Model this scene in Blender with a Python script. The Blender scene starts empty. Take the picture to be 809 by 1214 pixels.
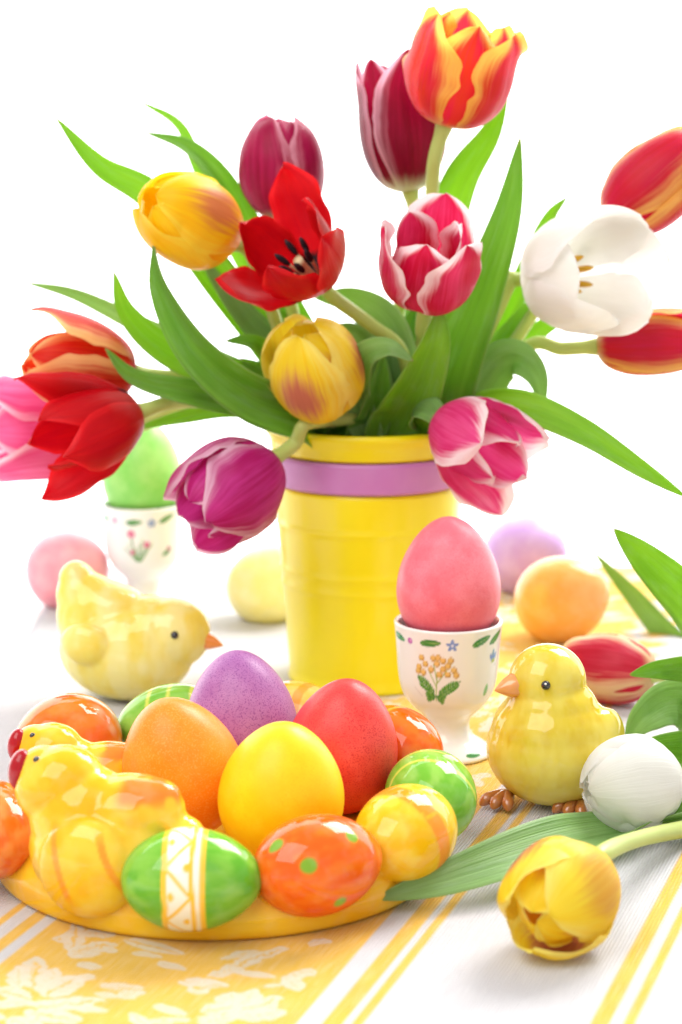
import bpy, math, random
import numpy as np
from mathutils import Vector, Matrix
random.seed(7); RNG = np.random.RandomState(7)
SC = bpy.context.scene
COL = SC.collection
R_ = math.radians
S = 0.01                                   # all lengths below are written in centimetres

# ------------------------------------------------------------------ camera
CAM_H, PITCH, FPX = 29.0, R_(10.8), 2500.0
cam = bpy.data.cameras.new('camera'); cam.sensor_fit = 'VERTICAL'; cam.sensor_height = 36
cam.lens = 36 * FPX / 1214; cam.clip_start = 0.02; cam.clip_end = 50
cam.dof.use_dof = True; cam.dof.focus_distance = 0.86; cam.dof.aperture_fstop = 9.5
co = bpy.data.objects.new('camera', cam); COL.objects.link(co)
co.location = (0, 0, CAM_H * S); co.rotation_euler = (math.pi / 2 - PITCH, 0, 0)
SC.camera = co
# ------------------------------------------------------------------ light
w = bpy.data.worlds.new('World'); SC.world = w; w.use_nodes = True
bg = w.node_tree.nodes['Background']; bg.inputs[0].default_value = (1, 0.985, 0.97, 1); bg.inputs[1].default_value = 0.50
def area(name, loc, target, size, power, col):
    l = bpy.data.lights.new(name, 'AREA'); l.shape = 'RECTANGLE'; l.size, l.size_y = size; l.energy = power; l.color = col
    o = bpy.data.objects.new(name, l); COL.objects.link(o); o.location = loc
    o.rotation_euler = (Vector(target) - Vector(loc)).to_track_quat('-Z', 'Y').to_euler(); return o
area('softbox', (-0.9, -0.25, 1.85), (0, .95, .08), (1.7, 1.7), 29, (1, .98, .95))
area('window_light', (0.75, 1.75, 1.25), (0.05, .9, .05), (.8, .8), 24, (1, .985, .96))
SC.view_settings.view_transform = 'Standard'; SC.view_settings.look = 'None'
SC.view_settings.exposure = 0.45; SC.view_settings.gamma = 1; SC.view_settings.use_curve_mapping = False

# ------------------------------------------------------------------ measuring helpers
def ray(px, py):
    a = (px - 404.5) / FPX; b = (607 - py) / FPX
    c, s = math.cos(PITCH), math.sin(PITCH)
    return np.array([a, c + b * s, b * c - s])
def P(px, py, Y):                          # point at distance Y (cm) from the lens plane
    d = ray(px, py); k = Y / d[1]; return np.array([0, 0, CAM_H]) + d * k
def G(px, py, z=0.0):                      # point at height z
    d = ray(px, py); k = (z - CAM_H) / d[2]; return np.array([0, 0, CAM_H]) + d * k
def sm(a, b, x):
    t = np.clip((x - a) / (b - a), 0, 1); return t * t * (3 - 2 * t)
def unit(v): v = np.asarray(v, float); return v / (np.linalg.norm(v) + 1e-12)
def catmull(pts, n):
    p = np.asarray(pts, float); p = np.vstack([2 * p[0] - p[1], p, 2 * p[-1] - p[-2]]); m = len(p) - 3
    out = []
    for i in range(n):
        t = i / (n - 1) * m; k = min(int(t), m - 1); t -= k
        a, b, c, d = p[k:k + 4]
        out.append(.5 * (2 * b + (c - a) * t + (2 * a - 5 * b + 4 * c - d) * t * t + (3 * b - a - 3 * c + d) * t ** 3))
    return np.array(out)
def hash3(i, j, k, seed):
    h = (i.astype(np.int64) * 374761393 + j.astype(np.int64) * 668265263 + k.astype(np.int64) * 2147483647 + seed * 1013904223) & 0xffffffff
    h = ((h ^ (h >> 13)) * 1274126177) & 0xffffffff
    h = (h ^ (h >> 16)) & 0xffff
    return h / 65535.0
def vnoise(p, freq=1.0, seed=0):
    q = np.asarray(p) * freq; f = np.floor(q); t = q - f; t = t * t * (3 - 2 * t); f = f.astype(int)
    r = 0
    for a in (0, 1):
        for b in (0, 1):
            for c in (0, 1):
                wt = (t[:, 0] if a else 1 - t[:, 0]) * (t[:, 1] if b else 1 - t[:, 1]) * (t[:, 2] if c else 1 - t[:, 2])
                r = r + wt * hash3(f[:, 0] + a, f[:, 1] + b, f[:, 2] + c, seed)
    return r
def fbm(p, freq=1.0, seed=0, o=3):
    return sum(vnoise(p, freq * 2 ** i, seed + i) * .5 ** i for i in range(o)) / sum(.5 ** i for i in range(o))
def lerp(c0, c1, t):
    t = np.asarray(t)[..., None]; return np.asarray(c0) * (1 - t) + np.asarray(c1) * t

# ------------------------------------------------------------------ object helpers
def tag(o, label=None, cat=None, group=None, kind=None):
    for k, v in (('label', label), ('category', cat), ('group', group), ('kind', kind)):
        if v: o[k] = v
    return o
def thing(name, label, cat, loc, group=None):
    o = bpy.data.objects.new(name, None); COL.objects.link(o); o.location = Vector(loc) * S
    o.empty_display_size = .01; o['origin'] = list(map(float, loc)); tag(o, label, cat, group); return o
def org(o):
    while o.parent: o = o.parent
    return np.array(o['origin']) if 'origin' in o else np.zeros(3)
def mesh(name, v, f, smooth=True):
    me = bpy.data.meshes.new(name); me.from_pydata((np.asarray(v) * S).tolist(), [], f)
    if smooth: me.polygons.foreach_set('use_smooth', [True] * len(me.polygons))
    return me
def obj(name, me, mat, parent=None):
    o = bpy.data.objects.new(name, me); COL.objects.link(o)
    if mat and not me.materials: me.materials.append(mat)
    if parent: o.parent = parent
    return o
def gridfaces(nu, nv, wrap=False):         # index = j*nu+i
    f = []
    for j in range(nv - 1):
        for i in range(nu if wrap else nu - 1):
            a = j * nu + i; b = j * nu + (i + 1) % nu; f.append((a, b, b + nu, a + nu))
    return f
def setuv(me, uv):
    l = me.uv_layers.new(name='UVMap'); idx = np.empty(len(me.loops), int); me.loops.foreach_get('vertex_index', idx)
    l.data.foreach_set('uv', np.asarray(uv)[idx].ravel().astype(np.float32))
def coords(me):
    c = np.empty(len(me.vertices) * 3, np.float32); me.vertices.foreach_get('co', c); return c.reshape(-1, 3).astype(float) / S
def paint(me, col):
    a = me.attributes.new('Col', 'FLOAT_COLOR', 'POINT'); n = len(me.vertices)
    c = np.ones((n, 4), np.float32); c[:, :3] = np.clip(col, 0, 1); a.data.foreach_set('color', c.ravel())
def lathe(name, prof, n=64):               # prof: list of (r,z)
    v = []; f = []
    for r, z in prof:
        for i in range(n):
            a = 2 * math.pi * i / n; v.append((r * math.cos(a), r * math.sin(a), z))
    f = gridfaces(n, len(prof), True)
    if prof[0][0] < 1e-6 or True: f.append(tuple(range(n))[::-1])
    f.append(tuple(range((len(prof) - 1) * n, len(prof) * n)))
    return mesh(name, v, f)
def tube(pts, rad, n=12, cap=True):
    pts = np.asarray(pts); m = len(pts); rad = np.broadcast_to(rad, (m,))
    T = np.gradient(pts, axis=0); up = np.array([0.13, -.3, 1.0]); v = []
    for i in range(m):
        t = unit(T[i]); a = up - t * np.dot(up, t); a = unit(a); up = a; b = np.cross(t, a)
        for k in range(n):
            q = 2 * math.pi * k / n; v.append(pts[i] + rad[i] * (a * math.cos(q) + b * math.sin(q)))
    f = gridfaces(n, m, True)
    if cap: f += [tuple(range(n))[::-1], tuple(range((m - 1) * n, m * n))]
    return np.array(v), f
def sphere(c, r, rot=None, nu=24, nv=16):
    v = []
    for j in range(nv + 1):
        th = math.pi * j / nv
        for i in range(nu):
            ph = 2 * math.pi * i / nu
            v.append((math.sin(th) * math.cos(ph), math.sin(th) * math.sin(ph), -math.cos(th)))
    v = np.array(v) * np.broadcast_to(r, (3,))
    if rot is not None: v = v @ np.array(rot).T
    return v + np.array(c), gridfaces(nu, nv + 1, True)
def rotm(ax, deg): return np.array(Matrix.Rotation(R_(deg), 3, ax))
def egg_mesh(name, length, width, k=.14, nu=64, nv=44):  # long axis +Z = pointed end
    v = []
    for j in range(nv + 1):
        t = -math.cos(math.pi * j / nv); r = width / 2 * math.sqrt(max(0, 1 - t * t)) * (1 - k * t - .06 * t * t + .03)
        for i in range(nu):
            a = 2 * math.pi * i / nu; v.append((r * math.cos(a), r * math.sin(a), t * length / 2))
    return mesh(name, v, gridfaces(nu, nv + 1, True))
def frame_to(axis, hint=(0, 0, 1)):        # rotation whose Z is axis
    z = unit(axis); x = np.cross(hint, z)
    if np.linalg.norm(x) < 1e-3: x = np.cross((0, 1, 0), z)
    x = unit(x); y = np.cross(z, x); return np.stack([x, y, z], 1)
def xform(me, rot, loc=(0, 0, 0)):
    M = Matrix([[*rot[i], loc[i] * S] for i in range(3)] + [[0, 0, 0, 1]]); me.transform(M); return me
def blobs(name, parts, voxel=.1, smooth=6):  # union of ellipsoids fused into one clay-like skin
    V = []; F = []; n = 0
    for p in parts:
        v, f = sphere(*p); V.append(v); F += [tuple(i + n for i in q) for q in f]; n += len(v)
    me = mesh(name + '_raw', np.vstack(V), F)
    o = bpy.data.objects.new('raw', me); COL.objects.link(o)
    r = o.modifiers.new('r', 'REMESH'); r.mode = 'VOXEL'; r.voxel_size = voxel * S; r.use_smooth_shade = True
    s = o.modifiers.new('s', 'SMOOTH'); s.iterations = smooth; s.factor = .6
    dg = bpy.context.evaluated_depsgraph_get(); dg.update()
    out = bpy.data.meshes.new_from_object(o.evaluated_get(dg)); out.name = name
    bpy.data.objects.remove(o); bpy.data.meshes.remove(me)
    out.polygons.foreach_set('use_smooth', [True] * len(out.polygons)); return out
# drawing on a surface: (X, Y) surface coordinates in cm -> coverage 0..1
def seg(X, Y, a, b):
    ax, ay = a; bx, by = b; dx, dy = bx - ax, by - ay; L = dx * dx + dy * dy + 1e-9
    t = np.clip(((X - ax) * dx + (Y - ay) * dy) / L, 0, 1)
    return np.hypot(X - ax - t * dx, Y - ay - t * dy), t
def line(X, Y, a, b, wd, aa=.03): d, t = seg(X, Y, a, b); return 1 - sm(wd / 2 - aa, wd / 2 + aa, d)
def lens(X, Y, a, b, wd, aa=.03):          # leaf shape from a to b
    d, t = seg(X, Y, a, b); h = wd / 2 * np.sqrt(np.clip(np.sin(math.pi * np.clip(t, 0.0, 1)), 0, 1)) * (1.1 - .3 * t); return 1 - sm(-aa, aa, d - h)
def disc(X, Y, c, r, aa=.03): return 1 - sm(r - aa, r + aa, np.hypot(X - c[0], Y - c[1]))

# ------------------------------------------------------------------ materials
def newmat(name):
    m = bpy.data.materials.new(name); m.use_nodes = True; nt = m.node_tree; nt.nodes.clear()
    out = nt.nodes.new('ShaderNodeOutputMaterial'); b = nt.nodes.new('ShaderNodeBsdfPrincipled'); nt.links.new(b.outputs[0], out.inputs[0])
    return m, nt, b, out
class NB:                                  # tiny node builder
    def __init__(s, nt): s.nt = nt
    def n(s, t, **k):
        x = s.nt.nodes.new(t)
        for a, v in k.items(): setattr(x, a, v)
        return x
    def put(s, sock, v):
        if isinstance(v, bpy.types.NodeSocket): s.nt.links.new(v, sock)
        else:
            if sock.type == 'RGBA' and len(v) == 3: v = (*v, 1)
            sock.default_value = v
    def m(s, op, a, b=0.0, c=0.0):
        x = s.n('ShaderNodeMath', operation=op)
        for i, v in enumerate((a, b, c)): s.put(x.inputs[i], v)
        return x.outputs[0]
    def step(s, a, b, x, o0=0., o1=1.):
        q = s.n('ShaderNodeMapRange', interpolation_type='SMOOTHSTEP')
        for i, v in enumerate((x, a, b, o0, o1)): s.put(q.inputs[i], v)
        return q.outputs[0]
    def mix(s, f, a, b, bt='MIX'):
        x = s.n('ShaderNodeMix', data_type='RGBA', blend_type=bt); s.put(x.inputs[0], f); s.put(x.inputs[6], a); s.put(x.inputs[7], b); return x.outputs[2]
    def noise(s, vec, scale, detail=3, rough=.5, w=None):
        x = s.n('ShaderNodeTexNoise'); s.put(x.inputs['Vector'], vec); s.put(x.inputs['Scale'], scale); s.put(x.inputs['Detail'], detail); s.put(x.inputs['Roughness'], rough); return x.outputs[0]
    def vec(s, x, y, z):
        q = s.n('ShaderNodeCombineXYZ')
        for i, v in enumerate((x, y, z)): s.put(q.inputs[i], v)
        return q.outputs[0]
    def bump(s, h, strength, dist):
        b = s.n('ShaderNodeBump'); s.put(b.inputs['Strength'], strength); s.put(b.inputs['Distance'], dist); s.put(b.inputs['Height'], h); return b.outputs[0]
def translucent_out(nb, b, out, col, fac, nrm=None):
    t = nb.n('ShaderNodeBsdfTranslucent'); nb.put(t.inputs[0], col)
    if nrm: nb.put(t.inputs['Normal'], nrm)
    mx = nb.n('ShaderNodeMixShader'); nb.put(mx.inputs[0], fac); nb.nt.links.new(b.outputs[0], mx.inputs[1]); nb.nt.links.new(t.outputs[0], mx.inputs[2])
    nb.nt.links.new(mx.outputs[0], out.inputs[0])
def petal_mat(name, core, edge, e0=.7, e1=1.05, tipw=.25, streak=.35, base=None, base_v=.12, blotch=None, deep=None, trans=.45, rough=.36, innerbase=None, vein=.18):
    m, nt, b, out = newmat(name); nb = NB(nt)
    uv = nb.n('ShaderNodeUVMap', uv_map='UVMap'); sp = nb.n('ShaderNodeSeparateXYZ'); nt.links.new(uv.outputs[0], sp.inputs[0])
    U, V = sp.outputs[0], sp.outputs[1]
    rnd = nb.n('ShaderNodeObjectInfo').outputs['Random']
    au = nb.m('ABSOLUTE', nb.m('SUBTRACT', nb.m('MULTIPLY', U, 2.), 1.))
    zz = nb.m('MULTIPLY', rnd, 37.)
    st = nb.noise(nb.vec(nb.m('MULTIPLY', U, 26.), nb.m('MULTIPLY', V, 1.6), zz), 1.0, 4, .62)
    big = nb.noise(nb.vec(nb.m('MULTIPLY', U, 3.), nb.m('MULTIPLY', V, 2.), zz), 1.0, 2)
    d = nb.m('ADD', au, nb.m('MULTIPLY', nb.m('POWER', V, 4.), tipw))
    d = nb.m('ADD', d, nb.m('MULTIPLY', nb.m('SUBTRACT', st, .5), streak))
    d = nb.m('ADD', d, nb.m('MULTIPLY', nb.m('SUBTRACT', big, .5), .35))
    f = nb.step(e0, e1, d)
    c = core
    if deep: c = nb.mix(nb.step(.35, .65, nb.m('ADD', nb.m('MULTIPLY', st, .5), nb.m('MULTIPLY', big, .5))), core, deep)
    c = nb.mix(f, c, edge)
    if blotch:
        du = nb.m('MULTIPLY', nb.m('SUBTRACT', U, .5), 3.6); dv = nb.m('MULTIPLY', nb.m('SUBTRACT', V, .52), 3.4)
        rr = nb.m('SQRT', nb.m('ADD', nb.m('MULTIPLY', du, du), nb.m('MULTIPLY', dv, dv)))
        rr = nb.m('ADD', rr, nb.m('MULTIPLY', nb.m('SUBTRACT', st, .5), 1.1))
        bf = nb.m('MULTIPLY', nb.step(1.15, .3, rr), nb.step(-.1 if name.endswith('blushed') else .25, .5, rnd))
        c = nb.mix(nb.m('MULTIPLY', bf, .9), c, blotch)
    if base:
        c = nb.mix(nb.step(base_v + .1, base_v * .4, nb.m('ADD', V, nb.m('MULTIPLY', nb.m('SUBTRACT', st, .5), .12))), c, base)
    if innerbase:
        geo = nb.n('ShaderNodeNewGeometry').outputs['Backfacing']
        ib = nb.step(.20, .13, nb.m('ADD', V, nb.m('MULTIPLY', nb.m('SUBTRACT', st, .5), .1)))
        c = nb.mix(nb.m('MULTIPLY', ib, geo), c, innerbase)
    fine = nb.noise(nb.vec(nb.m('MULTIPLY', U, 70.), nb.m('MULTIPLY', V, 2.2), nb.m('ADD', zz, 5.)), 1.0, 3, .6)
    c = nb.mix(nb.m('MULTIPLY', nb.step(.42, .7, st), .10), c, (1, 1, 1), 'OVERLAY')
    c = nb.mix(nb.m('MULTIPLY', nb.step(.45, .68, fine), vein), c, nb.mix(1., c, c, 'MULTIPLY'))
    nb.put(b.inputs['Base Color'], c); nb.put(b.inputs['Roughness'], rough); nb.put(b.inputs['Specular IOR Level'], .22)
    n = nb.bump(nb.m('ADD', st, nb.m('MULTIPLY', fine, .5)), .35, .0007); nb.put(b.inputs['Normal'], n)
    translucent_out(nb, b, out, c, trans, n); return m
def leaf_mat(name, c0, c1, tr, trans=.4):
    m, nt, b, out = newmat(name); nb = NB(nt)
    uv = nb.n('ShaderNodeUVMap', uv_map='UVMap'); sp = nb.n('ShaderNodeSeparateXYZ'); nt.links.new(uv.outputs[0], sp.inputs[0])
    U, V = sp.outputs[0], sp.outputs[1]; rnd = nb.n('ShaderNodeObjectInfo').outputs['Random']; zz = nb.m('MULTIPLY', rnd, 37.)
    st = nb.noise(nb.vec(nb.m('MULTIPLY', U, 38.), nb.m('MULTIPLY', V, 1.1), zz), 1.0, 3, .6)
    big = nb.noise(nb.vec(nb.m('MULTIPLY', U, 2.), nb.m('MULTIPLY', V, 4.), zz), 1.0, 3)
    c = nb.mix(nb.step(.3, .7, nb.m('ADD', nb.m('MULTIPLY', st, .45), nb.m('MULTIPLY', big, .55))), c0, c1)
    vn = nb.noise(nb.vec(nb.m('MULTIPLY', U, 52.), nb.m('MULTIPLY', V, .8), nb.m('ADD', zz, 3.)), 1.0, 2, .5)
    c = nb.mix(nb.m('MULTIPLY', nb.step(.48, .6, vn), .6), c, nb.mix(1., c, (.62, .70, .55), 'MULTIPLY'))
    wax = nb.noise(nb.vec(nb.m('MULTIPLY', U, 5.), nb.m('MULTIPLY', V, 9.), nb.m('ADD', zz, 9.)), 1.0, 5, .6)
    c = nb.mix(nb.m('MULTIPLY', nb.step(.45, .75, wax), .22), c, (.50, .64, .44))
    au = nb.m('ABSOLUTE', nb.m('SUBTRACT', nb.m('MULTIPLY', U, 2.), 1.))
    c = nb.mix(nb.m('MULTIPLY', nb.step(.9, 1., au), .5), c, (.45, .6, .25))
    c = nb.mix(nb.step(.975, 1.0, V), c, (.45, .38, .12))
    nb.put(b.inputs['Base Color'], c); nb.put(b.inputs['Roughness'], .36); nb.put(b.inputs['Specular IOR Level'], .5)
    n = nb.bump(nb.m('ADD', st, nb.m('MULTIPLY', vn, .7)), .5, .0009); nb.put(b.inputs['Normal'], n)
    t = nb.mix(.6, c, tr); translucent_out(nb, b, out, t, trans, n); return m
def plain(name, col, rough=.4, coat=0., var=.0, scale=60, spec=.5, sss=0., transl=0.):
    m, nt, b, out = newmat(name); nb = NB(nt)
    tc = nb.n('ShaderNodeTexCoord').outputs['Object']; nz = nb.noise(tc, scale, 4)
    c = nb.mix(nb.m('MULTIPLY', nz, var), col, tuple(x * .5 for x in col))
    nb.put(b.inputs['Base Color'], c); nb.put(b.inputs['Roughness'], rough); nb.put(b.inputs['Coat Weight'], coat); nb.put(b.inputs['Coat Roughness'], .04)
    nb.put(b.inputs['Specular IOR Level'], spec)
    if transl: translucent_out(nb, b, out, c, transl)
    return m
def glaze_mat(name, rough=.5, coat=.85, bumpd=.0006, scale=55):   # hand-painted glazed ceramic: colour comes from the brushwork attribute
    m, nt, b, out = newmat(name); nb = NB(nt)
    a = nb.n('ShaderNodeAttribute', attribute_name='Col').outputs['Color']; tc = nb.n('ShaderNodeTexCoord').outputs['Object']
    nz = nb.noise(tc, 140, 3); c = nb.mix(nb.m('MULTIPLY', nb.step(.45, .75, nz), .05), a, (1, .98, .9))
    nb.put(b.inputs['Base Color'], c); nb.put(b.inputs['Roughness'], rough); nb.put(b.inputs['Specular IOR Level'], .0); nb.put(b.inputs['Coat Weight'], coat); nb.put(b.inputs['Coat Roughness'], .035)
    nb.put(b.inputs['Subsurface Weight'], .05); nb.put(b.inputs['Subsurface Radius'], (1, .6, .3)); nb.put(b.inputs['Subsurface Scale'], .004)
    n = nb.bump(nb.noise(tc, scale, 2), .35, bumpd); nb.put(b.inputs['Normal'], n); nb.put(b.inputs['Coat Normal'], n); return m
def shell_mat(name, c0, c1, speck, sp_amt=.5, rough=.42):
    m, nt, b, out = newmat(name); nb = NB(nt)
    tc = nb.n('ShaderNodeTexCoord').outputs['Object']
    f = nb.noise(tc, 45, 5, .65); c = nb.mix(nb.step(.35, .65, f), c0, c1)
    s = nb.noise(tc, 1500, 2, .6); c = nb.mix(nb.m('MULTIPLY', nb.step(.50, .66, s), sp_amt), c, speck)
    wv = nb.noise(tc, 160, 4, .7); c = nb.mix(nb.m('MULTIPLY', nb.step(.58, .72, wv), .3 * sp_amt + .06), c, tuple(min(1, x * 1.25 + .06) for x in c0))
    nb.put(b.inputs['Base Color'], c); nb.put(b.inputs['Roughness'], rough); nb.put(b.inputs['Specular IOR Level'], .3)
    nb.put(b.inputs['Coat Weight'], .12); nb.put(b.inputs['Coat Roughness'], .25)
    nb.put(b.inputs['Subsurface Weight'], .06); nb.put(b.inputs['Subsurface Radius'], (1, .5, .3)); nb.put(b.inputs['Subsurface Scale'], .004)
    nb.put(b.inputs['Normal'], nb.bump(nb.noise(tc, 700, 2), .12, .0004)); return m

PET = {
 'magenta': petal_mat('petal_magenta', (.40, .006, .065), (.86, .42, .52), .70, 1.15, .2, .6, base=(.8, .72, .6), base_v=.06, deep=(.50, .014, .11)),
 'plum':    petal_mat('petal_plum', (.24, .002, .020), (.90, .50, .62), .60, 1.10, .25, .5, base=(.85, .85, .62), base_v=.10, deep=(.33, .004, .04)),
 'violet':  petal_mat('petal_violet', (.52, .012, .17), (.90, .60, .74), .62, 1.14, .3, .7, deep=(.66, .05, .32), base=(.3, .02, .1), base_v=.05),
 'rose':    petal_mat('petal_rose', (.58, .006, .05), (.96, .82, .84), .68, 1.06, .62, .5, deep=(.68, .04, .14), base=(.8, .3, .35), base_v=.05),
 'pink':    petal_mat('petal_pink', (.70, .025, .19), (.96, .84, .88), .60, 1.04, .6, .6, deep=(.80, .09, .30), base=(.8, .3, .4), base_v=.05),
 'red':     petal_mat('petal_red', (.62, .004, .008), (.74, .012, .018), .7, 1.05, .2, .5, deep=(.48, .002, .010), innerbase=(.02, .008, .01), trans=.4),
 'flame':   petal_mat('petal_flame', (.68, .020, .040), (.95, .62, .16), .42, 1.0, .4, .7, deep=(.66, .02, .09), base=(.85, .6, .25), base_v=.05),
 'candy':   petal_mat('petal_candy', (.74, .06, .22), (.96, .74, .82), .75, 1.15, .3, .5, deep=(.82, .16, .36)),
 'sunset':  petal_mat('petal_sunset', (.72, .045, .018), (.96, .66, .12), .55, 1.05, .7, .6, deep=(.70, .018, .07), base=(.85, .6, .25), base_v=.05),
 'ember':   petal_mat('petal_ember', (.66, .010, .010), (.95, .58, .22), .45, .95, .2, .6, deep=(.75, .06, .01), base=(.5, .02, .05), base_v=.1),
 'striped': petal_mat('petal_striped', (.62, .02, .06), (.93, .74, .40), .40, .85, .2, .8, deep=(.72, .06, .12), base=(.8, .6, .3), base_v=.05),
 'yellow':  petal_mat('petal_yellow', (.95, .62, .006), (.96, .80, .07), .5, 1.1, .2, .5, deep=(.96, .72, .015), blotch=(.60, .15, .10)),
 'blushed': petal_mat('petal_blushed', (.95, .70, .015), (.96, .86, .20), .45, 1.05, .2, .5, deep=(.96, .80, .06), blotch=(.60, .16, .16)),
 'white':   petal_mat('petal_white', (.90, .895, .86), (.92, .92, .91), .5, 1., .2, .3, base=(.80, .84, .60), base_v=.08, trans=.42, vein=.10),
}
LEAF = leaf_mat('leaf_green', (.13, .36, .03), (.27, .53, .07), (.44, .72, .02), .5)
LEAF2 = leaf_mat('leaf_bluish', (.22, .43, .11), (.38, .60, .22), (.48, .74, .10), .42)
LEAF3 = leaf_mat('leaf_bright', (.20, .47, .025), (.36, .63, .06), (.50, .78, .02), .55)
STEM = plain('stem_green', (.62, .72, .20), .38, 0, .45, 45, transl=.2)
ANTH = plain('anther_dark', (.012, .008, .015), .7); ANTHY = plain('anther_yellow', (.75, .42, .03), .6); PIST = plain('pistil_cream', (.75, .62, .35), .5)
GLAZE = glaze_mat('painted_glaze'); CHINA = glaze_mat('painted_china', .25, 1., .0001, 40)

# ------------------------------------------------------------------ setting: bright backdrop, table
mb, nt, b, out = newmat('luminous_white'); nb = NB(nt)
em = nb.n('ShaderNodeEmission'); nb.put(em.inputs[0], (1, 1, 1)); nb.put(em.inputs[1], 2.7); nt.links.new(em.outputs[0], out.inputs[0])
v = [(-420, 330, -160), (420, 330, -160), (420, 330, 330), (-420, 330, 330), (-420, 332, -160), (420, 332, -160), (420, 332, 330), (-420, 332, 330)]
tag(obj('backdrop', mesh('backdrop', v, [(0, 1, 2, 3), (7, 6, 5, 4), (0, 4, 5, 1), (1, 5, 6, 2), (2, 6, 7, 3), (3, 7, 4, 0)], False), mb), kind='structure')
def box(name, x0, x1, y0, y1, z0, z1, mat, bev=.3):
    me = mesh(name, [(x0, y0, z0), (x1, y0, z0), (x1, y1, z0), (x0, y1, z0), (x0, y0, z1), (x1, y0, z1), (x1, y1, z1), (x0, y1, z1)],
              [(3, 2, 1, 0), (4, 5, 6, 7), (0, 1, 5, 4), (1, 2, 6, 5), (2, 3, 7, 6), (3, 0, 4, 7)], False)
    o = obj(name, me, mat); m = o.modifiers.new('b', 'BEVEL'); m.width = bev * S; m.segments = 3; return o
tag(box('table', -70, 70, 30, 134, -3.2, -.12, plain('white_paint', (.86, .86, .86), .5, 0, .05, 20)), kind='structure')

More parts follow.
